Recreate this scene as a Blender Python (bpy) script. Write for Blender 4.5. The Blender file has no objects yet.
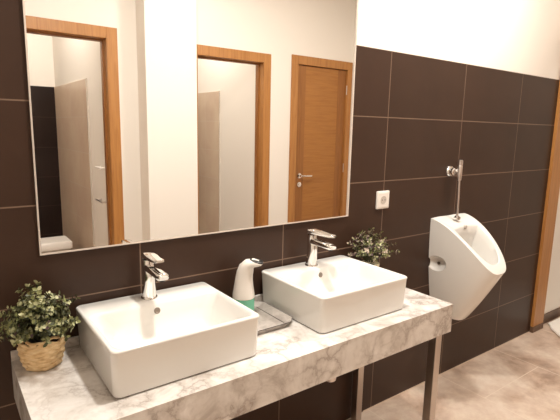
import bpy, bmesh, math, random
from mathutils import Vector, Matrix, Euler
random.seed(7)
C = bpy.context.scene.collection
SC = bpy.context.scene
PI = math.pi

# ------------------------------------------------------------------ materials
def srgb(r, g, b):
    f = lambda c: (c/255/12.92) if c/255 <= .04045 else ((c/255+.055)/1.055)**2.4
    return (f(r), f(g), f(b), 1)

def mat(name, col, rough=.5, metal=0, **kw):
    m = bpy.data.materials.new(name); m.use_nodes = True
    b = m.node_tree.nodes['Principled BSDF']
    b.inputs['Base Color'].default_value = col
    b.inputs['Roughness'].default_value = rough
    b.inputs['Metallic'].default_value = metal
    for k, v in kw.items():
        b.inputs[k.replace('_', ' ')].default_value = v
    return m

class NT:
    def __init__(s, m):
        s.t = m.node_tree; s.b = s.t.nodes['Principled BSDF']
    def n(s, typ, **kw):
        x = s.t.nodes.new(typ)
        for k, v in kw.items(): setattr(x, k, v)
        return x
    def l(s, a, b): s.t.links.new(a, b)
    def coord(s): return s.n('ShaderNodeTexCoord').outputs['Object']
    def noise(s, vec, scale, detail=4, rough=.5, dist=0):
        x = s.n('ShaderNodeTexNoise'); x.inputs['Scale'].default_value = scale
        x.inputs['Detail'].default_value = detail; x.inputs['Roughness'].default_value = rough
        x.inputs['Distortion'].default_value = dist
        s.l(vec, x.inputs['Vector']); return x.outputs['Fac']
    def ramp(s, fac, stops):
        x = s.n('ShaderNodeValToRGB'); s.l(fac, x.inputs['Fac'])
        e = x.color_ramp.elements
        e[0].position, e[0].color = stops[0]; e[1].position, e[1].color = stops[-1]
        for p, c in stops[1:-1]:
            q = e.new(p); q.color = c
        return x.outputs['Color']
    def mix(s, fac, a, b, mode='MIX'):
        x = s.n('ShaderNodeMix', data_type='RGBA', blend_type=mode)
        if isinstance(fac, float): x.inputs['Factor'].default_value = fac
        else: s.l(fac, x.inputs['Factor'])
        for k, v in ((6, a), (7, b)):
            if isinstance(v, tuple): x.inputs[k].default_value = v
            else: s.l(v, x.inputs[k])
        return x.outputs[2]
    def bump(s, h, strength=.2, dist=.002):
        x = s.n('ShaderNodeBump'); x.inputs['Strength'].default_value = strength
        x.inputs['Distance'].default_value = dist
        s.l(h, x.inputs['Height']); s.l(x.outputs['Normal'], s.b.inputs['Normal'])

def tile_mat(name, c1, c2, grout, axes, w, h, off=0.0, shift=(0, 0), mortar=.0022, rough=.35, stain=None, spec=.3):
    m = mat(name, c1, rough); t = NT(m)
    co = t.coord()
    sep = t.n('ShaderNodeSeparateXYZ'); t.l(co, sep.inputs[0])
    cmb = t.n('ShaderNodeCombineXYZ')
    for i, ax in enumerate(axes):
        a = t.n('ShaderNodeMath', operation='ADD'); a.inputs[1].default_value = shift[i] + 60*(w, h)[i]
        t.l(sep.outputs[ax], a.inputs[0]); t.l(a.outputs[0], cmb.inputs[i])
    br = t.n('ShaderNodeTexBrick'); br.offset = off; br.offset_frequency = 2; br.squash = 1
    br.inputs['Scale'].default_value = 1; br.inputs['Mortar Size'].default_value = mortar
    br.inputs['Mortar Smooth'].default_value = .1; br.inputs['Bias'].default_value = 0
    br.inputs['Brick Width'].default_value = w; br.inputs['Row Height'].default_value = h
    t.l(cmb.outputs[0], br.inputs['Vector'])
    br.inputs['Color1'].default_value = c1; br.inputs['Color2'].default_value = c2
    n1 = t.noise(co, 3.2, 6, .6, .4)
    if stain:
        base = t.ramp(n1, stain)
        base = t.mix(.35, base, t.mix(1.0, base, br.outputs['Color'], 'MULTIPLY'))
        n2 = t.noise(co, 14, 6, .65)
        base = t.mix(.22, base, t.ramp(n2, [(.3, (.25, .18, .13, 1)), (.7, (1, .9, .8, 1))]), 'OVERLAY')
    else:
        base = t.mix(.25, br.outputs['Color'], t.ramp(n1, [(.3, (.25, .25, .25, 1)), (.75, (.8, .8, .8, 1))]), 'OVERLAY')
    col = t.mix(br.outputs['Fac'], base, grout)
    t.l(col, t.b.inputs['Base Color'])
    inv = t.n('ShaderNodeMath', operation='SUBTRACT'); inv.inputs[0].default_value = 1
    t.l(br.outputs['Fac'], inv.inputs[1])
    t.bump(inv.outputs[0], .35, .0015)
    m.node_tree.nodes['Principled BSDF'].inputs['Specular IOR Level'].default_value = spec
    return m

TH = .2986                       # height of one wall tile
M = {}
M['dark_tile'] = tile_mat('dark brown wall tile', srgb(57, 39, 29), srgb(60, 41, 31), srgb(122, 100, 84), (0, 2), .6, TH, rough=.38)
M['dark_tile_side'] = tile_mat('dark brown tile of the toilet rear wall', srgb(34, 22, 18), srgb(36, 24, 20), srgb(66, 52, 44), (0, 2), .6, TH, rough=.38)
M['beige_tile'] = tile_mat('beige wall tile', srgb(214, 192, 170), srgb(208, 186, 165), srgb(214, 200, 186), (1, 2), .6, TH, .0, shift=(.1, 0), rough=.35)
M['floor'] = tile_mat('mottled beige floor tile', (1, 1, 1, 1), (.9, .88, .86, 1), srgb(222, 204, 186), (1, 0), .61, .61, .5,
                      shift=(.29+.0, -1.79+.61*3), mortar=.0025, rough=.32,
                      stain=[(.28, srgb(150, 127, 111)), (.42, srgb(190, 168, 152)), (.6, srgb(214, 196, 182)), (.8, srgb(224, 209, 196))])
M['paint'] = mat('warm white wall paint', srgb(238, 231, 222), .75)
t = NT(M['paint']); t.bump(t.noise(t.coord(), 160, 2), .05, .001)
M['ceiling'] = mat('white ceiling paint', srgb(240, 236, 230), .8)

def wood(name, vertical=True, dark=srgb(158, 104, 54), light=srgb(178, 124, 68)):
    m = mat(name, light, .38); t = NT(m)
    co = t.coord(); mp = t.n('ShaderNodeMapping')
    mp.inputs['Scale'].default_value = (22, 22, 1.4) if vertical else (1.6, 22, 26)
    t.l(co, mp.inputs['Vector'])
    n = t.noise(mp.outputs[0], 2.2, 6, .6, .7)
    n2 = t.noise(mp.outputs[0], 9, 3, .6)
    c = t.ramp(n, [(.28, dark), (.55, light), (.8, tuple(list(Vector(light[:3])*1.08)+[1]))])
    c = t.mix(.15, c, t.ramp(n2, [(.3, (.35, .35, .35, 1)), (.7, (.65, .65, .65, 1))]), 'OVERLAY')
    t.l(c, t.b.inputs['Base Color']); t.bump(n2, .06, .0006)
    return m
M['oak_v'] = wood('oak veneer upright grain')
M['oak_h'] = wood('oak veneer level grain', False, srgb(150, 96, 44), srgb(166, 112, 54))
M['oak_dark'] = wood('oak veneer darker stile', True, srgb(132, 82, 38), srgb(150, 98, 48))

m = M['marble'] = mat('white marble with grey brown veins', (1, 1, 1, 1), .22); t = NT(m)
co = t.coord()
n = t.n('ShaderNodeTexNoise'); n.inputs['Scale'].default_value = 4.5; n.inputs['Detail'].default_value = 7; n.inputs['Roughness'].default_value = .62
t.l(co, n.inputs['Vector'])
vm = t.n('ShaderNodeVectorMath', operation='MULTIPLY_ADD'); vm.inputs[1].default_value = (.5, .5, .5)
t.l(n.outputs['Color'], vm.inputs[0]); t.l(co, vm.inputs[2])
vo = t.n('ShaderNodeTexVoronoi', feature='DISTANCE_TO_EDGE'); vo.inputs['Scale'].default_value = 6
t.l(vm.outputs[0], vo.inputs['Vector'])
vein = t.ramp(vo.outputs['Distance'], [(.0, (.62, .62, .62, 1)), (.05, (.27, .27, .27, 1)), (.22, (0, 0, 0, 1))])
cloud = t.noise(co, 7, 6, .62, 1.2)
patch = t.ramp(t.noise(co, 3.1, 3), [(.33, (0, 0, 0, 1)), (.56, (1, 1, 1, 1))])
base = t.ramp(cloud, [(.28, srgb(176, 166, 158)), (.46, srgb(216, 210, 204)), (.7, srgb(236, 232, 228))])
vmul = t.mix(1.0, vein, patch, 'MULTIPLY')
col = t.mix(vmul, base, srgb(132, 114, 102))
t.l(col, t.b.inputs['Base Color'])

M['ceramic'] = mat('glossy white ceramic', srgb(230, 227, 222), .12, 0, Coat_Weight=.3, Coat_Roughness=.05)
M['seal'] = mat('grey sealant', srgb(110, 98, 90), .6)
M['chrome'] = mat('polished chrome', (.82, .80, .78, 1), .07, 1)
M['steel'] = mat('brushed stainless steel', (.50, .45, .41, 1), .28, 1)
M['satin'] = mat('satin chrome', (.66, .6, .57, 1), .3, 1)
M['mirror'] = mat('silvered mirror glass', (.93, .93, .925, 1), .0, 1)
M['mirror_edge'] = mat('polished mirror edge', srgb(226, 216, 206), .25, .35)
M['white_plastic'] = mat('white plastic', srgb(235, 228, 220), .3)
M['plastic_shade'] = mat('light grey plastic', srgb(196, 186, 176), .35)
M['black_gloss'] = mat('black glossy plastic', srgb(14, 12, 12), .45)
M['green'] = mat('mint green soap tank', srgb(118, 192, 162), .2)
M['hole'] = mat('dark hole', srgb(25, 20, 18), .8)
M['overflow'] = mat('dull nickel', (.27, .23, .2, 1), .4, 1)
M['brown_stone'] = tile_mat('brown stone skirting', srgb(128, 102, 84), srgb(112, 88, 72), srgb(150, 130, 110), (0, 2), .6, .6, rough=.4,
                            stain=[(.3, srgb(95, 72, 58)), (.7, srgb(150, 124, 104))])
M['towel'] = mat('white cotton terry', srgb(238, 232, 224), .95); t = NT(M['towel']); t.bump(t.noise(t.coord(), 240, 3), .6, .003)

m = M['tray'] = mat('grey marbled tray', srgb(160, 150, 142), .4); t = NT(m)
t.l(t.ramp(t.noise(t.coord(), 16, 6, .6, 1.5), [(.3, srgb(150, 141, 134)), (.7, srgb(190, 182, 175))]), t.b.inputs['Base Color'])
M['tray_edge'] = mat('dark tray edge', srgb(70, 62, 56), .4)

m = M['wicker'] = mat('natural woven seagrass', srgb(212, 176, 126), .75); t = NT(m)
mp = t.n('ShaderNodeMapping'); mp.inputs['Scale'].default_value = (40, 40, 160); t.l(t.coord(), mp.inputs['Vector'])
t.l(t.ramp(t.noise(mp.outputs[0], 1, 4), [(.3, srgb(190, 150, 102)), (.5, srgb(228, 196, 148)), (.75, srgb(244, 220, 178))]), t.b.inputs['Base Color'])
M['cream_pot'] = mat('cream pot', srgb(226, 212, 180), .6)
M['soil'] = mat('dark moss', srgb(40, 34, 24), .95)
M['stem'] = mat('olive stem', srgb(66, 66, 38), .7)
M['leaf1'] = mat('dark green leaf', srgb(66, 70, 40), .5)
M['leaf2'] = mat('olive leaf', srgb(122, 124, 76), .5)
M['leaf3'] = mat('pale grey green leaf', srgb(176, 176, 134), .5)
M['leaf4'] = mat('dusky purple leaf', srgb(92, 70, 74), .5)
M['leaf5'] = mat('pinkish pale bud', srgb(196, 178, 160), .5)

# ------------------------------------------------------------------ builders
def link_mesh(name, bm, m, parent=None, smooth=False, loc=None, bevel=0, seg=2):
    me = bpy.data.meshes.new(name)
    bmesh.ops.recalc_face_normals(bm, faces=bm.faces)
    bm.to_mesh(me); bm.free()
    mats = m if isinstance(m, (list, tuple)) else [m]
    for x in mats: me.materials.append(x)
    if smooth:
        for p in me.polygons: p.use_smooth = True
        try: me.set_sharp_from_angle(angle=math.radians(42))
        except Exception: pass
    o = bpy.data.objects.new(name, me); C.objects.link(o)
    if parent: o.parent = parent
    if loc: o.location = loc
    if bevel:
        b = o.modifiers.new('bevel', 'BEVEL'); b.width = bevel; b.segments = seg; b.limit_method = 'ANGLE'
        b.angle_limit = math.radians(40)
    return o

def box(bm, x0, x1, y0, y1, z0, z1):
    v = [bm.verts.new((x, y, z)) for z in (z0, z1) for y in (y0, y1) for x in (x0, x1)]
    for f in ((0, 2, 3, 1), (4, 5, 7, 6), (0, 1, 5, 4), (2, 6, 7, 3), (0, 4, 6, 2), (1, 3, 7, 5)):
        bm.faces.new([v[i] for i in f])
    return bm

def boxes(*bs):
    bm = bmesh.new()
    for b in bs: box(bm, *b)
    return bm

def loft(bm, loops, cap0=True, cap1=True, closed=True):
    rows = [[bm.verts.new(p) for p in L] for L in loops]
    n = len(rows[0])
    for a, b in zip(rows, rows[1:]):
        for i in range(n if closed else n-1):
            j = (i+1) % n
            bm.faces.new((a[i], a[j], b[j], b[i]))
    if cap0: bm.faces.new(list(reversed(rows[0])))
    if cap1: bm.faces.new(rows[-1])
    return bm

def rrect(x0, x1, y0, y1, r, z, k=6):
    out = []
    for cx, cy, a0 in ((x1-r, y1-r, 0), (x0+r, y1-r, 90), (x0+r, y0+r, 180), (x1-r, y0+r, 270)):
        for i in range(k+1):
            a = math.radians(a0+90*i/k)
            zz = z(cx, cy) if callable(z) else z
            out.append((cx+r*math.cos(a), cy+r*math.sin(a), zz))
    return out

def ring(c, r, n=24, axis='z', ry=None):
    ry = r if ry is None else ry
    out = []
    for i in range(n):
        a = 2*PI*i/n; p, q = r*math.cos(a), ry*math.sin(a)
        if axis == 'z': out.append((c[0]+p, c[1]+q, c[2]))
        elif axis == 'y': out.append((c[0]+p, c[1], c[2]+q))
        else: out.append((c[0], c[1]+p, c[2]+q))
    return out

def lathe(bm, c, prof, n=24, axis='z', cap=True):
    L = []
    for r, h in prof:
        p = list(c); i = 'xyz'.index(axis); p[i] += h
        L.append(ring(p, max(r, 1e-4), n, axis))
    return loft(bm, L, cap, cap)

def sweep(bm, pts, prof, n=16):
    """sections across a path in the yz plane; prof: (half width x, half thickness) per point"""
    L = []
    for i, (p, (a, b)) in enumerate(zip(pts, prof)):
        q0 = Vector(pts[max(i-1, 0)]); q1 = Vector(pts[min(i+1, len(pts)-1)])
        d = (q1-q0).normalized(); up = Vector((1, 0, 0)).cross(d)
        ring_ = []
        for k in range(n):
            an = 2*PI*k/n; c, s = math.cos(an), math.sin(an)
            e = .55
            u = a*math.copysign(abs(c)**e, c); v = b*math.copysign(abs(s)**e, s)
            ring_.append(Vector(p)+Vector((1, 0, 0))*u+up*v)
        L.append(ring_)
    return loft(bm, L)

def tube(bm, pts, r, n=12):
    L = []
    for i, p in enumerate(pts):
        q0 = Vector(pts[max(i-1, 0)]); q1 = Vector(pts[min(i+1, len(pts)-1)])
        d = (q1-q0).normalized()
        a = d.orthogonal().normalized() if i == 0 else (L_a - d*L_a.dot(d)).normalized()
        L_a = a; b = d.cross(a)
        rr = r[i] if isinstance(r, (list, tuple)) else r
        L.append([Vector(p)+a*rr*math.cos(2*PI*k/n)+b*rr*math.sin(2*PI*k/n) for k in range(n)])
    return loft(bm, L)

def thing(name, label, cat, loc=(0, 0, 0), group=None):
    o = bpy.data.objects.new(name, None); C.objects.link(o); o.empty_display_size = .05
    o.location = loc; o['label'] = label; o['category'] = cat
    if group: o['group'] = group
    return o
def tag(o, label, cat, group=None):
    o['label'] = label; o['category'] = cat
    if group: o['group'] = group
    return o
def struct(o): o['kind'] = 'structure'; return o

# ------------------------------------------------------------------ the room
XL, XR, YB, ZC = -1.35, 2.94, -2.03, 2.80
struct(link_mesh('floor', boxes((XL-.1, 4.8, -3.85, .14, -.1, 0)), M['floor']))
struct(link_mesh('ceiling', boxes((XL-.1, 4.8, -3.85, .14, ZC, ZC+.1)), M['ceiling']))
struct(link_mesh('wall_back', boxes((XL-.1, XR+.09, .006, .13, 0, ZC)), M['paint']))
struct(link_mesh('wall_back_tiles', boxes((XL, 2.9395, 0, .006, 0, TH*6)), M['dark_tile']))
struct(link_mesh('trim_1', boxes((1.14, 2.888, -.0015, .0, 0, .006)), mat('pale floor joint', srgb(214, 196, 178), .7)))
struct(link_mesh('wall_left', boxes((XL-.1, XL, YB, .006, 0, ZC)), M['paint']))
# right wall with a doorway next to the tiled wall
DY0, DY1 = -.022, -.90
struct(link_mesh('wall_right', boxes((XR, XR+.09, DY1-.03, DY0+.022+.006, 2.10, ZC), (XR, XR+.09, YB, DY1-.03, 0, ZC)), M['paint']))
fr = struct(link_mesh('door_1', boxes((2.882, 3.036, DY0, -.0005, .045, 2.10), (2.882, 3.036, DY1-.03, DY1, .045, 2.10),
                                      (2.882, 3.036, DY1, DY0, 2.06, 2.10)), M['oak_v'], bevel=.002))
struct(link_mesh('baseboard_door', boxes((2.879, 3.0385, DY0-.003, -.0005, 0, .045), (2.879, 3.0385, DY1-.03, DY1+.003, 0, .045)), M['brown_stone'], bevel=.002))
struct(link_mesh('wall_hall_back', boxes((3.0305, 4.8, .02, .13, 0, ZC)), M['paint']))
struct(link_mesh('baseboard_hall', boxes((3.0405, 4.8, .008, .02, 0, .075)), M['brown_stone'], bevel=.002))
struct(link_mesh('wall_hall_end', boxes((4.7, 4.8, -2.03, .02, 0, ZC)), M['paint']))
struct(link_mesh('wall_hall_front', boxes((3.03, 4.8, -2.13, -2.03, 0, ZC)), M['paint']))

# wall opposite the mirror, two open doorways and a closed door
D1 = (-.24, .515, 2.03); D2 = (1.222, 1.858, 1.995); D3 = (2.245, 2.875, 2.02)
fw = .078
def door_wall():
    xs = [XL-.1]
    bl = []
    prev = XL-.1
    for (a, b, h) in (D1, D2, D3):
        bl.append((prev, a-.02, YB-.1, YB, 0, ZC)); bl.append((a-.02, b+.02, YB-.1, YB, h+.02, ZC)); prev = b+.02
    bl.append((prev, XR+.09, YB-.1, YB, 0, ZC))
    return boxes(*bl)
struct(link_mesh('wall_front', door_wall(), M['paint']))
struct(link_mesh('wall_pillar', boxes((.735, 1.135, YB, -1.86, 0, ZC)), M['paint'], bevel=.003))

def door_frame(n, d, right=fw):
    a, b, h = d
    y = YB+.012
    e = struct(link_mesh(n, boxes((a-fw, a, YB+.0005, y, 0, h+fw), (b, b+right, YB+.0005, y, 0, h+fw), (a, b, YB+.0005, y, h, h+fw)), M['oak_v'], bevel=.0025))
    l = link_mesh('door_lining', boxes((a-.0195, a+.001, YB-.1, YB, 0, h), (b-.001, b+.0195, YB-.1, YB, 0, h), (a-.0195, b+.0195, YB-.1, YB, h-.001, h+.0195)), M['oak_v'], e)
    s = link_mesh('door_stop', boxes((a+.001, a+.013, YB-.1, YB-.055, 0, h-.013), (b-.013, b-.001, YB-.1, YB-.055, 0, h-.013), (a+.001, b-.001, YB-.1, YB-.055, h-.013, h-.001)), M['oak_dark'], e)
    return e
door_frame('door_2', D1); door_frame('door_3', D2)
e = door_frame('door_4', D3, .062)
a, b, h = D3
a2, b2, yf = a+.004, b-.004, YB-.012
leaf = link_mesh('door_leaf', boxes((a2+.105, b2-.105, YB-.052, yf, .008, h-.006)), M['oak_h'], e)
link_mesh('door_stile', boxes((a2, a2+.1045, YB-.052, yf+.0012, .008, h-.006)), M['oak_dark'], e, bevel=.001)
link_mesh('door_stile', boxes((b2-.1045, b2, YB-.052, yf+.0012, .008, h-.006)), M['oak_dark'], e, bevel=.001)
bm = bmesh.new()
lathe(bm, (a2+.055, yf+.0012, .985), [(.025, 0), (.025, .006), (.011, .009), (.010, .045)], 20, 'y')
sw = tube(bm, [(a2+.055, yf+.042, .985), (a2+.075, yf+.05, .985), (a2+.175, yf+.05, .983)], [.009, .009, .008], 10)
link_mesh('door_handle', bm, M['chrome'], e, True)
bm = bmesh.new(); lathe(bm, (a2+.055, yf+.0012, .90), [(.025, 0), (.025, .006), (.012, .008), (.012, .02)], 20, 'y')
link_mesh('door_lock', bm, M['chrome'], e, True)
for hz in (.25, 1.0, 1.78):
    bm = bmesh.new(); lathe(bm, (b2+.004, YB+.004, hz), [(.006, 0), (.006, .09)], 10)
    link_mesh('door_hinge', bm, M['satin'], e, True)

# toilet cubicles seen through the doorways
struct(link_mesh('wall_cubicle_rear', boxes((XL-.1, 3.03, -3.85, -3.75, 0, ZC)), M['paint']))
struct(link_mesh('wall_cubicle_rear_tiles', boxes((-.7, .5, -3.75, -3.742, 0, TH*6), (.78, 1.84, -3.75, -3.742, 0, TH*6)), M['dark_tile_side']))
struct(link_mesh('wall_cubicle_side_1', boxes((-.8, -.7, -3.75, -2.13, 0, ZC)), M['paint']))
struct(link_mesh('wall_cubicle_side_2', boxes((.508, .78, -3.75, -2.13, 0, ZC)), M['paint']))
struct(link_mesh('wall_cubicle_side_3', boxes((1.856, 1.95, -3.75, -2.13, 0, ZC)), M['paint']))
struct(link_mesh('wall_cubicle_tiles_1', boxes((.499, .508, -3.742, -2.55, 0, TH*6)), M['beige_tile']))
struct(link_mesh('wall_cubicle_tiles_2', boxes((1.847, 1.856, -3.742, -2.80, 0, TH*6)), M['beige_tile']))
struct(link_mesh('trim_2', boxes((.497, .508, -2.55, -2.542, 0, TH*6+.004)), M['mirror_edge']))
struct(link_mesh('trim_3', boxes((1.845, 1.856, -2.80, -2.792, 0, TH*6+.004)), M['mirror_edge']))

bin_ = thing('lidded_bin', 'white square lidded box on the floor of the toilet cubicle seen in the mirror', 'bin', (.26, -2.98, 0))
bm = bmesh.new()
loft(bm, [rrect(-.105, .105, -.1, .1, .02, .0), rrect(-.125, .125, -.115, .115, .02, .36)])
link_mesh('bin_body', bm, M['plastic_shade'], bin_, True)
bm = bmesh.new()
loft(bm, [rrect(-.14, .14, -.13, .13, .02, .345), rrect(-.14, .14, -.13, .13, .02, .395), rrect(-.13, .13, -.12, .12, .02, .41)])
link_mesh('bin_lid', bm, M['white_plastic'], bin_, True)

def bar(name, label, z, y0, y1, m, r):
    e = thing(name, label, 'rail', (.508, (y0+y1)/2, z))
    h = (y1-y0)/2
    bm = bmesh.new(); tube(bm, [(-.035, -h, 0), (-.035, h, 0)], r, 10)
    link_mesh('bar', bm, m, e, True)
    for s in (-1, 1):
        bm = bmesh.new(); lathe(bm, (-.0352, s*(h-.012), 0), [(r*.8, 0), (r*.8, .033), (r*1.6, .0335), (r*1.6, .0352)], 10, 'x')
        link_mesh('bracket', bm, m, e, True)
bar('grab_rail', 'grey metal rail on the white cubicle wall, lower of two in mirror', .85, -2.30, -2.15, M['satin'], .007)
bar('grab_rail', 'short pale rail on the white cubicle wall, upper of two in mirror', 1.107, -2.28, -2.15, M['white_plastic'], .007)

# ------------------------------------------------------------------ mirror
MX0, MX1, MZ0, MZ1 = -.304, .963, 1.045, 2.15
e = thing('wall_mirror', 'large rectangular wall mirror above both washbasins', 'mirror', ((MX0+MX1)/2, 0, MZ0))
hw, hh = (MX1-MX0)/2, MZ1-MZ0; k = .0045
link_mesh('mirror_glass', boxes((-hw+k, hw-k, -.006, -.0005, k, hh-k)), M['mirror'], e)
link_mesh('mirror_edge', boxes((-hw, -hw+k, -.0075, -.0005, 0, hh), (hw-k, hw, -.0075, -.0005, 0, hh), (-hw+k, hw-k, -.0075, -.0005, 0, k), (-hw+k, hw-k, -.0075, -.0005, hh-k, hh)), M['mirror_edge'], e)

# ------------------------------------------------------------------ counter
ZT = .737; CX0, CX1, CY = -.3987, 1.1332, -.4618
e = thing('vanity_counter', 'long white veined marble vanity counter on steel legs carrying both basins', 'counter', (0, 0, 0))
link_mesh('countertop', boxes((CX0, CX1, CY, CY+.025, ZT-.1194, ZT), (CX0, CX1, CY+.025, -.0008, ZT-.03, ZT),
    (CX0, CX0+.025, CY+.025, -.0008, ZT-.1194, ZT-.03), (CX1-.025, CX1, CY+.025, -.0008, ZT-.1194, ZT-.03)), M['marble'], e)
link_mesh('backsplash', boxes((CX0, CX1, -.0105, -.0008, ZT, ZT+.0305)), M['marble'], e, bevel=.002)
for lx, ly in ((1.0705, -.44), (1.031, -.058), (CX0+.063, -.44), (CX0+.063, -.058)):
    if 1:
        link_mesh('leg', boxes((lx, lx+.038, ly, ly+.038, 0.001, ZT-.03)), M['steel'], e, bevel=.002)
link_mesh('rail', boxes((CX0+.1012, 1.0703, -.436, -.406, ZT-.0755, ZT-.045)), M['steel'], e)
link_mesh('rail', boxes((CX0+.1012, 1.0308, -.054, -.024, ZT-.0755, ZT-.045)), M['steel'], e)
link_mesh('rail', boxes((1.072, 1.104, -.4018, -.0022, ZT-.0755, ZT-.045)), M['steel'], e)

# ------------------------------------------------------------------ washbasins
SH = .1349; SY0, SY1, SW = -.3915, -.011, .450
def basin(x, label):
    e = thing('washbasin', label, 'sink', (x+SW/2, (SY0+SY1)/2, ZT), 'vessel washbasins on the marble counter')
    w, d = SW/2, (SY1-SY0)/2; h = SH
    bm = bmesh.new()
    L = [rrect(-w+.007, w-.007, -d+.008, d-.007, .02, .0035),
         rrect(-w+.005, w-.005, -d+.006, d-.005, .022, .008),
         rrect(-w+.001, w-.001, -d+.001, d-.001, .019, h-.010),
         rrect(-w, w, -d, d, .019, h-.006),
         rrect(-w+.0012, w-.0012, -d+.0012, d-.0012, .018, h-.0025),
         rrect(-w+.005, w-.005, -d+.005, d-.005, .015, h)]
    t_ = .0135; yb = d-.104
    L += [rrect(-w+t_-.003, w-t_+.003, -d+t_-.003, yb+.006, .028, h),
          rrect(-w+t_+.001, w-t_-.001, -d+t_+.001, yb+.001, .032, h-.003),
          rrect(-w+t_+.006, w-t_-.006, -d+t_+.006, yb-.004, .036, h-.011),
          rrect(-w+t_+.024, w-t_-.024, -d+t_+.014, yb-.012, .045, h-.045),
          rrect(-w+t_+.040, w-t_-.040, -d+t_+.024, yb-.024, .055, h-.078),
          rrect(-w+t_+.062, w-t_-.062, -d+t_+.045, yb-.045, .055, h-.094),
          rrect(-.03, .03, -.05, -.0, .022, h-.101)]
    loft(bm, L)
    link_mesh('bowl', bm, M['ceramic'], e, True)
    bm = bmesh.new(); loft(bm, [rrect(-w+.011, w-.011, -d+.012, d-.011, .02, .0004), rrect(-w+.011, w-.011, -d+.012, d-.011, .02, .0034)])
    link_mesh('base_seal', bm, M['seal'], e)
    # overflow on the inner rear slope
    ang = math.radians(-12)
    bm = bmesh.new(); lathe(bm, (0, 0, 0), [(.0105, 0), (.0105, .003), (.008, .004), (.006, .0025)], 20, 'y')
    o = link_mesh('overflow_hole', bm, M['overflow'], e, True, (0, yb-.0062, h-.028)); o.rotation_euler = (PI+ang, 0, 0)
    bm = bmesh.new(); lathe(bm, (0, -.024, h-.1005), [(.022, 0), (.022, .003), (.017, .0045), (.001, .006)], 24)
    link_mesh('drain', bm, M['chrome'], e, True)
    bm = boxes((w-.064, w-.04, d-.0412, d-.038, h-.0005, h+.0003), (w-.06, w-.044, d-.0462, d-.0445, h-.0005, h+.0003))
    link_mesh('maker_mark', bm, M['plastic_shade'], e)
    return e
S1, S2 = -.2185, .479
basin(S1, 'white rectangular washbasin beside the woven basket plant, nearer to the camera')
basin(S2, 'white rectangular washbasin further along the counter, nearer the urinal')

def faucet(x, label, lrot, lup):
    e = thing('faucet', label, 'faucet', (x, -.067, ZT+SH), 'single lever faucets on the washbasins')
    bm = bmesh.new(); lathe(bm, (0, 0, .0005), [(.027, 0), (.027, .004), (.0245, .007)], 28)
    link_mesh('base_ring', bm, M['chrome'], e, True)
    bm = bmesh.new()
    L = [ring((0, y, z), rx, 28, 'z', ry) for y, z, rx, ry in
         ((0, .0075, .0235, .024), (-.001, .03, .022, .023), (-.003, .055, .0195, .023), (-.004, .078, .019, .0255), (-.003, .092, .0185, .0235), (0.0, .102, .0185, .0195), (0.0, .118, .020, .020), (0.0, .131, .019, .019))]
    loft(bm, L); link_mesh('body', bm, M['chrome'], e, True)
    bm = bmesh.new()
    sweep(bm, [(0, -.004, .1065), (0, -.03, .1065), (0, -.07, .1055), (0, -.105, .1035), (0, -.124, .102), (0, -.131, .101)],
          [(.017, .013), (.0185, .0125), (.0195, .0115), (.0195, .0105), (.0185, .0095), (.014, .006)], 20)
    sp = link_mesh('spout', bm, M['chrome'], e, True)
    bm = bmesh.new(); lathe(bm, (0, -.114, .088), [(.009, 0), (.0095, .006)], 16)
    link_mesh('aerator', bm, M['black_gloss'], sp, True)
    bm = bmesh.new()
    sweep(bm, [(0, .020, .001), (0, .013, .012), (0, -.01, .016), (0, -.045, .014), (0, -.075, .014), (0, -.096, .016), (0, -.103, .016)],
          [(.012, .004), (.019, .009), (.021, .011), (.020, .009), (.018, .0065), (.0165, .005), (.012, .003)], 20)
    lv = link_mesh('lever', bm, M['chrome'], e, True, (0, 0, .131)); lv.rotation_euler = (lup, 0, lrot)
    return e
faucet(.002, 'chrome faucet on the nearer washbasin, lever in line with its spout', 0, 0)
faucet(.700, 'chrome faucet on the washbasin nearer the urinal, lever turned aside', math.radians(24), math.radians(7))

for x, lab in ((S1+SW/2, 'chrome bottle trap under the washbasin near the basket plant'), (S2+SW/2, 'pale bottle trap peeking out under the counter below the further washbasin')):
    e = thing('drain_trap', lab, 'drain', (x, -.205, .412), 'bottle traps under the counter')
    bm = bmesh.new(); lathe(bm, (0, 0, 0), [(.001, 0), (.014, .001), (.024, .008), (.026, .02), (.026, .07), (.02, .08), (.016, .085)], 24)
    link_mesh('trap_bottle', bm, M['satin'], e, True)
    bm = bmesh.new(); tube(bm, [(0, 0, .0852), (0, 0, .2945)], .016, 16); link_mesh('tailpipe', bm, M['satin'], e, True)
    bm = bmesh.new(); tube(bm, [(0, .024, .055), (0, .16, .055), (0, .2045, .055)], .014, 16); link_mesh('outlet_pipe', bm, M['satin'], e, True)

# ------------------------------------------------------------------ soap dispenser and tray
e = tray = thing('soap_tray', 'shallow grey tray with sloping sides between the two washbasins', 'tray', (.355, -.15, ZT))
def oct_(x0, x1, y0, y1, c, z):
    return [(x0+c, y0, z), (x1-c, y0, z), (x1, y0+c, z), (x1, y1-c, z), (x1-c, y1, z), (x0+c, y1, z), (x0, y1-c, z), (x0, y0+c, z)]
bm = bmesh.new()
loft(bm, [oct_(-.09, .085, -.112, .118, .024, .0008), oct_(-.112, .115, -.118, .124, .03, .0185), oct_(-.107, .111, -.1145, .1205, .0285, .0195),
          oct_(-.088, .080, -.108, .112, .022, .0045)])
link_mesh('tray_dish', bm, M['tray'], e)
bm = bmesh.new()
loft(bm, [oct_(-.1142, .1172, -.1202, .1262, .031, .0165), oct_(-.1142, .1172, -.1202, .1262, .031, .0188),
          oct_(-.1125, .1155, -.1185, .1245, .030, .0188), oct_(-.1125, .1155, -.1185, .1245, .030, .0165)], False, False)
v = None
bmesh.ops.bridge_loops
link_mesh('tray_rim', bm, M['tray_edge'], e)
link_mesh('tray_crease', boxes((.0785, .081, -.107, .111, .004, .0056)), M['tray_edge'], e)

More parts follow.
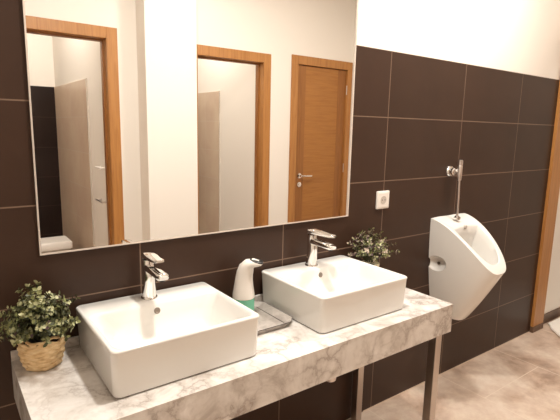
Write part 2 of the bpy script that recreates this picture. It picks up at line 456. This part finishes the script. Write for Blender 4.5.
e = thing('soap_dispenser', 'white automatic soap dispenser with green tank on the grey tray', 'soap dispenser', (.362, -.078, ZT+.0062))
bm = bmesh.new(); lathe(bm, (0, 0, 0), [(.038, 0), (.041, .003), (.041, .060), (.038, .062)], 32)
link_mesh('soap_tank', bm, M['green'], e, True)
bm = bmesh.new()
pts = [(0, 0, .0625), (0, 0, .075), (0, 0, .10), (0, -.001, .13), (0, -.004, .155), (0, -.010, .175), (0, -.021, .190), (0, -.038, .1975), (0, -.058, .1975), (0, -.069, .196)]
rad = [(.0415, .0415), (.041, .041), (.037, .037), (.033, .033), (.031, .031), (.0305, .029), (.029, .023), (.0265, .0165), (.022, .0115), (.014, .006)]
L = []
for i, (p, (a, b)) in enumerate(zip(pts, rad)):
    q0 = Vector(pts[max(i-1, 0)]); q1 = Vector(pts[min(i+1, len(pts)-1)]); d = (q1-q0).normalized(); up = Vector((1, 0, 0)).cross(d)
    L.append([Vector(p)+Vector((1, 0, 0))*a*math.cos(2*PI*k/28)+up*b*math.sin(2*PI*k/28) for k in range(28)])
loft(bm, L); link_mesh('dispenser_body', bm, M['white_plastic'], e, True)
bm = bmesh.new()
lathe(bm, (0, 0, 0), [(.0165, -.006), (.0175, .0), (.0155, .002), (.001, .003)], 24)
o = link_mesh('sensor_window', bm, M['black_gloss'], e, True, (0, -.050, .2075)); o.scale = (1.2, 1.5, 1); o.rotation_euler = (math.radians(10), 0, 0)
e.rotation_euler = (0, 0, math.radians(38))

# ------------------------------------------------------------------ potted plants
def leaf(bm, p, d, n, ln, w, mi):
    d = d.normalized(); s = d.cross(n).normalized(); n = s.cross(d)
    pts = [p, p+d*ln*.35+s*w*.5+n*ln*.06, p+d*ln*.75+s*w*.42, p+d*ln-n*ln*.08, p+d*ln*.75-s*w*.42, p+d*ln*.35-s*w*.5+n*ln*.06]
    mid = p+d*ln*.5-n*ln*.07
    vs = [bm.verts.new(q) for q in pts]; c = bm.verts.new(mid)
    for i in range(6):
        f = bm.faces.new((vs[i], vs[(i+1) % 6], c)); f.material_index = mi; f.smooth = True

def foliage(e, seed, zc, r, h, nst, lsz, mats, weights, xmax=9, zlow=0):
    R = random.Random(seed)
    bm = bmesh.new(); bs = bmesh.new()
    for s in range(nst):
        th = R.uniform(0, 2*PI); el = math.asin(R.uniform(-.3, 1))
        tip = Vector((math.cos(th)*math.cos(el)*r, math.sin(th)*math.cos(el)*r, math.sin(el)*h))*R.uniform(.6, 1.1)
        base = Vector((tip.x*.22, tip.y*.22, zc-.05)); tip = tip+Vector((0, 0, zc))
        if tip.x > xmax and tip.z < zlow: tip.x = xmax*R.uniform(.7, 1)
        ctrl = Vector((tip.x*.5, tip.y*.5, max(tip.z, zc)+.0))
        P = [base*(1-u)**2+ctrl*2*u*(1-u)+tip*u*u for u in (0, .25, .5, .75, 1)]
        tube(bs, P, [.0012, .0011, .001, .0009, .0006], 5)
        nn = R.randint(5, 8)
        for i in range(nn):
            u = .32+.68*(i+.5)/nn
            p = base*(1-u)**2+ctrl*2*u*(1-u)+tip*u*u
            tn = ((ctrl-base)*(1-u)+(tip-ctrl)*u).normalized()
            a0 = R.uniform(0, 2*PI)
            for q in range(3):
                side = tn.orthogonal().normalized(); side.rotate(Matrix.Rotation(a0+q*2.1, 3, tn))
                d = side+tn*R.uniform(.1, .8)
                n = tn+Vector((R.uniform(-.5, .5), R.uniform(-.5, .5), R.uniform(0, .7)))
                w = [x*(1 if k not in (2, 4) else (2.2 if u > .8 else .55)) for k, x in enumerate(weights)]
                mi = R.choices(range(len(mats)), w)[0]
                ln = lsz*R.uniform(.7, 1.25)
                leaf(bm, p, d, n, ln, ln*.62, mi)
    o = link_mesh('leaves', bm, mats, e)
    link_mesh('stems', bs, M['stem'], e, True)

e = thing('potted_plant', 'small leafy plant in a woven straw basket at the counter end', 'plant', (-.326, -.080, ZT))
bm = bmesh.new()
NT_, NR = 120, 44
L = []
for j in range(NR+1):
    u = j/NR; z = .004+u*.082
    r0 = .047+.0135*math.sin(min(u*1.25, 1)*PI/2)-.003*max(0, u-.7)/.3
    row = []
    for i in range(NT_):
        a = 2*PI*i/NT_
        rowi = math.floor(u*9)
        band = abs(math.sin(u*9*PI))
        wv = math.sin(11*a+rowi*PI+.6*math.sin(3*a+rowi))
        r = r0+.0022*wv*band+.0016*band
        zz = z+.0022*math.sin(5*a+u*3)+.0018*math.sin(11*a+1)*u
        if j == NR: zz += .003*math.sin(14*a)+.003*math.sin(3*a+1)
        row.append((r*math.cos(a), r*math.sin(a), zz))
    L.append(row)
for j, (dr, u) in enumerate(((-.005, 1), (-.006, .85))):
    L.append([(p[0]*(1-.09-.03*j), p[1]*(1-.09-.03*j), p[2]-.001-.014*j) for p in L[NR]])
L.insert(0, [(p[0]*.9, p[1]*.9, .0008) for p in L[0]])
loft(bm, L); link_mesh('woven_basket', bm, M['wicker'], e, True)
bm = bmesh.new(); tube(bm, [(.05*math.cos(a)*1.08, .05*math.sin(a)*1.08, .092+.004*math.sin(4*a)+.002*math.sin(9*a)) for a in [2*PI*i/48 for i in range(49)]], .0042, 8)
link_mesh('basket_rim', bm, M['wicker'], e, True)
bm = bmesh.new(); lathe(bm, (0, 0, .070), [(.046, 0), (.046, .006), (.02, .012), (.001, .013)], 24)
link_mesh('moss', bm, M['soil'], e, True)
foliage(e, 3, .136, .122, .104, 92, .0135, [M['leaf1'], M['leaf2'], M['leaf3'], M['leaf4']], [5, 4, 2.6, .3], .085, .165)

e = thing('potted_plant', 'small dusky plant in a cream pot behind the washbasin nearer the urinal', 'plant', (1.054, -.070, ZT))
bm = bmesh.new(); lathe(bm, (0, 0, .0008), [(.032, 0), (.034, .003), (.042, .078), (.044, .080), (.044, .090), (.040, .090), (.038, .080)], 32)
link_mesh('pot', bm, M['cream_pot'], e, True)
bm = bmesh.new(); lathe(bm, (0, 0, .0715), [(.036, 0), (.0365, .004), (.02, .011), (.001, .012)], 24)
link_mesh('moss', bm, M['soil'], e, True)
foliage(e, 11, .148, .124, .092, 62, .0125, [M['leaf1'], M['leaf2'], M['leaf3'], M['leaf4'], M['leaf5']], [2, 3, 2, 3, 2.2])

# ------------------------------------------------------------------ wall socket
e = thing('wall_socket', 'white square wall socket on the dark tiles right of the mirror', 'socket', (1.191, 0, 1.104))
bm = bmesh.new(); s = .042
loft(bm, [[(x, -y_, z) for x, z, _ in rrect(-q, q, -q*1.02, q*1.02, .004, 0)] for q, y_ in ((s, .0005), (s, .008), (s-.002, .010), (.028, .010), (.028, .0095))])
link_mesh('cover_plate', bm, M['white_plastic'], e, True)
bm = bmesh.new()
lathe(bm, (0, -.0102, 0), [(.0195, 0), (.0195, -.001), (.0185, -.001), (.018, -.0002), (.001, -.0002)], 28, 'y')
ins = link_mesh('socket_insert', bm, M['plastic_shade'], e, True)
for sx in (-.0095, .0095):
    bm = bmesh.new(); lathe(bm, (sx, -.0105, 0), [(.0025, 0), (.0025, -.001)], 12, 'y'); link_mesh('pin_hole', bm, M['hole'], ins)

# ------------------------------------------------------------------ urinal
UX = 1.744; W2 = .155
def uplan(t, w, d, pw):
    """t 0..1 from the left wall edge round the front to the right wall edge"""
    a = PI*t
    c, s = -math.cos(a), math.sin(a)
    return w*math.copysign(abs(c)**pw, c), -d*abs(s)**.98
e = thing('urinal', 'white ceramic wall urinal with slanted open rim on the dark tiles', 'urinal', (UX, -.0008, 0))
NU = 56
def rimz(y):       # height of the rim line against distance from the wall
    q = min(max(-y/.332, 0), 1)
    return .974-.02*q-.228*q**1.75
def shell(w, d, zfun, pw):
    out = []
    for i in range(NU+1):
        x, y = uplan(i/NU, w, d, pw); out.append(Vector((x, y, zfun(x, y))))
    return out
LV = []
bot = shell(.09, .150, lambda x, y: .418+.02*(y+.150)/.150*1.6, .7)
LV_b = [shell(.04, .07, lambda x, y: .420, .8), bot]
for k in range(1, 15):
    q = k/14
    w = W2
    top = shell(W2, .332, lambda x, y: rimz(y), .64)
    row = []
    for i in range(NU+1):
        b_, t_ = bot[i], top[i]
        f = q
        zz = b_.z+(t_.z-b_.z)*f
        # front profile runs straight out to the lip, sides widen sooner
        hf = (zz-.418)/(t_.z-.418)
        yy = b_.y+(t_.y-b_.y)*f**.92
        sx = 1-(1-f)**2.4
        xx = b_.x+(t_.x-b_.x)*sx
        row.append(Vector((xx, yy, zz)))
    LV_b.append(row)
def off(row, k, dz):       # move a rim loop inwards
    out = []
    for p in row:
        out.append(Vector((p.x*(1-k/W2), p.y*(1-k/.362), p.z+dz)))
    return out
rim = LV_b[-1]
rows = LV_b[:-1] + [rim]
def inner(wk, y0, y1, dz, pw=.8):
    out = []
    for i in range(NU+1):
        a = PI*i/NU
        c, s = -math.cos(a), math.sin(a)
        x = wk*math.copysign(abs(c)**pw, c)
        y = y0+(y1-y0)*s
        out.append(Vector((x, y, rimz(y)+dz)))
    return out
bm = bmesh.new()
allrows = rows
g = [[bm.verts.new(p) for p in r] for r in allrows]
for a_, b_ in zip(g, g[1:]):
    for i in range(NU): bm.faces.new((a_[i], a_[i+1], b_[i+1], b_[i]))
# flat wall side + bottom
bm.faces.new(g[0])
back = [r[0] for r in g] + [r[-1] for r in reversed(g)]
bm.faces.new(back)
# closed rim / bowl : full rings (front arc + straight rear edge)
def full(front, yback, m_=16):
    a, b = front[0], front[-1]
    return front + [b.lerp(a, (k+1)/(m_+1))+Vector((0, 0, 0)) for k in range(m_)]
outer_ring = g[-1] + []
mN = 16
a, b = rim[0], rim[-1]
extra = [bm.verts.new(b.lerp(a, (k+1)/(mN+1))) for k in range(mN)]
# replace the single back polygon so that it shares the new top edge
bmesh.ops.delete(bm, geom=[f for f in bm.faces if len(f.verts) == len(back)], context='FACES_ONLY')
bm.faces.new([r[0] for r in g] + list(reversed(extra)) + [r[-1] for r in reversed(g)])
ringv = g[-1]+extra
def bowl_ring(sx, yb, yf, z):
    out = []
    n_ = len(ringv)
    for i in range(NU+1):
        a = PI*i/NU; c, s = -math.cos(a), math.sin(a)
        x = sx*math.copysign(abs(c)**.75, c); y = yb+(yf-yb)*s**.95
        out.append(Vector((x, y, z(x, y))))
    a0, b0 = out[0], out[-1]
    for k_ in range(mN):
        f = (k_+1)/(mN+1); p = b0.lerp(a0, f)
        bulge = math.sin(PI*f)*.010
        p.y += bulge; p.z = z(p.x, p.y); out.append(p)
    return out
rz = lambda dz: (lambda x, y: rimz(y)+dz)
BR = [bowl_ring(W2-.006, -.006, -.327, rz(.003)),
      bowl_ring(W2-.037, -.112, -.300, rz(.001)),
      bowl_ring(W2-.043, -.118, -.294, rz(-.006)),
      bowl_ring(W2-.048, -.112, -.286, rz(-.05)),
      bowl_ring(W2-.055, -.100, -.264, lambda x, y: min(rimz(y)-.09, .86-.35*(-y))),
      bowl_ring(W2-.064, -.092, -.248, lambda x, y: .70-.12*(-y)),
      bowl_ring(W2-.094, -.096, -.222, lambda x, y: .60),
      bowl_ring(.035, -.115, -.180, lambda x, y: .565)]
prev = ringv
for r in BR:
    cur = [bm.verts.new(p) for p in r]; n_ = len(cur)
    for i in range(n_): bm.faces.new((prev[i], prev[(i+1) % n_], cur[(i+1) % n_], cur[i]))
    prev = cur
bm.faces.new(prev)
bmesh.ops.remove_doubles(bm, verts=bm.verts, dist=.0002)
ub = link_mesh('urinal_bowl', bm, M['ceramic'], e, True)
# mounting recesses scooped out of both sides
cm = bmesh.new()
for sx in (-1, 1):
    bmesh.ops.create_uvsphere(cm, u_segments=32, v_segments=20, radius=1, matrix=Matrix.Translation((sx*.160, -.048, .732)) @ Matrix.Rotation(math.radians(-8), 4, 'X') @ Matrix.Diagonal((.046, .064, .046, 1)))
cut = link_mesh('cutter', cm, M['ceramic'], None, True, (UX, -.0008, 0))
bo = ub.modifiers.new('b', 'BOOLEAN'); bo.object = cut; bo.operation = 'DIFFERENCE'; bo.solver = 'EXACT'
bpy.context.view_layer.update()
me = bpy.data.meshes.new_from_object(ub.evaluated_get(bpy.context.evaluated_depsgraph_get()))
ub.modifiers.clear(); old = ub.data
if len(me.polygons) > 200: ub.data = me
ub.data.name = 'urinal_bowl'
bpy.data.objects.remove(cut, do_unlink=True)
for p in ub.data.polygons: p.use_smooth = True
ub.data.set_sharp_from_angle(angle=math.radians(42))
for sx in (-1, 1):
    bm = bmesh.new(); lathe(bm, (0, 0, 0), [(.008, 0), (.008, .006), (.004, .0065), (.004, .003)], 16, 'x')
    o = link_mesh('mounting_screw', bm, M['overflow'], e, True, (sx*.118, -.048, .732))
    if sx < 0: o.rotation_euler = (0, 0, PI)
bm = bmesh.new(); lathe(bm, (-.010, -.062, .966), [(.019, 0), (.019, .010), (.013, .013), (.012, .018)], 24)
link_mesh('inlet_collar', bm, M['chrome'], e, True)
bm = bmesh.new(); lathe(bm, (0, -.146, .566), [(.026, 0), (.026, .003), (.001, .005)], 24)
link_mesh('strainer', bm, M['chrome'], e, True)
bm = bmesh.new()
lathe(bm, (0, -.104, .93), [(.011, 0), (.010, -.012), (.004, -.013)], 16, 'y')
link_mesh('spreader', bm, M['plastic_shade'], e, True)

e = thing('flush_valve', 'chrome push flush valve and pipe on tiles above the urinal', 'flush valve', (UX-.010, 0, .988))
bm = bmesh.new(); tube(bm, [(0, -.063, -.004), (0, -.060, .10), (-.001, -.056, .20)], .0062, 14)
link_mesh('flush_pipe', bm, M['satin'], e, True)
bm = bmesh.new(); lathe(bm, (-.001, -.055, .188), [(.009, 0), (.0125, .004), (.0135, .03), (.0135, .078), (.011, .083), (.0135, .084), (.0135, .108), (.009, .111)], 24)
link_mesh('valve_body', bm, M['satin'], e, True)
bm = bmesh.new(); lathe(bm, (-.012, -.0005, .235), [(.031, 0), (.031, -.004), (.026, -.012), (.017, -.014), (.017, -.022)], 28, 'y')
ro = link_mesh('wall_rosette', bm, M['chrome'], e, True)
bm = bmesh.new(); lathe(bm, (-.022, -.0227, .235), [(.019, 0), (.021, -.004), (.021, -.014), (.017, -.018), (.012, -.019)], 8, 'y')
link_mesh('shutoff_knob', bm, M['chrome'], e, True)
bm = bmesh.new(); tube(bm, [(-.012, -.03, .24), (-.002, -.052, .24)], .009, 14)
link_mesh('connector', bm, M['chrome'], e, True)

# ------------------------------------------------------------------ mat beyond the doorway
R = random.Random(5)
outl = [(3.14, -.012), (3.05, -.075), (2.955, -.185), (2.90, -.26), (3.02, -.42), (3.2, -.6), (3.45, -.66), (3.7, -.5), (3.75, -.25), (3.7, -.02), (3.4, -.014)]
P = []
for i, p in enumerate(outl):
    q = outl[(i+1) % len(outl)]
    for k_ in range(6):
        f = k_/6; P.append((p[0]+(q[0]-p[0])*f+(R.uniform(-.004, .004) if k_ else 0), p[1]+(q[1]-p[1])*f+(-abs(R.uniform(0, .004)) if k_ else 0)))
cx_, cy_ = 3.35, -.32
bm = bmesh.new()
sc = lambda s, z: [(cx_+(x-cx_)*s, cy_+(y-cy_)*s, z) for x, y in P]
loft(bm, [sc(.985, .0008), sc(1, .010), sc(.985, .017), sc(.93, .018), sc(.5, .018)])
tag(link_mesh('bath_mat', bm, M['towel'], None, True), 'white cloth mat on the floor beyond the wooden door frame', 'mat')

# ------------------------------------------------------------------ camera
cam = bpy.data.cameras.new('camera'); co_ = bpy.data.objects.new('camera', cam); C.objects.link(co_)
cam.sensor_width = 36; cam.sensor_fit = 'HORIZONTAL'; cam.lens = 468.52/560*36; cam.clip_start = .01
co_.location = (-.5331, -1.5051, 1.4308); co_.rotation_euler = (1.3988, -.0215, -.6336)
SC.camera = co_

# ------------------------------------------------------------------ light
def light(name, loc, size, power, col=(1, .86, .70), spread=180):
    l = bpy.data.lights.new(name, 'AREA'); l.shape = 'DISK'; l.size = size; l.energy = power; l.color = col; l.spread = math.radians(spread)
    o = bpy.data.objects.new(name, l); C.objects.link(o); o.location = loc; return o
WARM = (1, .945, .865)
light('ceiling_light_a', (.35, -.5, ZC-.01), .16, 20, WARM)
light('ceiling_light_b', (1.75, -.55, ZC-.01), .16, 17, WARM)
light('ceiling_light_c', (1.1, -1.35, ZC-.01), .16, 3, WARM)
light('cubicle_light_a', (.33, -2.75, ZC-.01), .14, 10, WARM)
light('cubicle_light_b', (1.45, -2.8, ZC-.01), .14, 9, WARM)
light('hall_light', (3.9, -.9, ZC-.01), .2, 7, WARM)
w = bpy.data.worlds.new('world'); SC.world = w; w.use_nodes = True
w.node_tree.nodes['Background'].inputs[0].default_value = (1, .9, .8, 1)
w.node_tree.nodes['Background'].inputs[1].default_value = .15
SC.view_settings.view_transform = 'Standard'; SC.view_settings.look = 'None'
SC.view_settings.exposure = 0.85; SC.view_settings.gamma = 1; SC.view_settings.use_curve_mapping = False
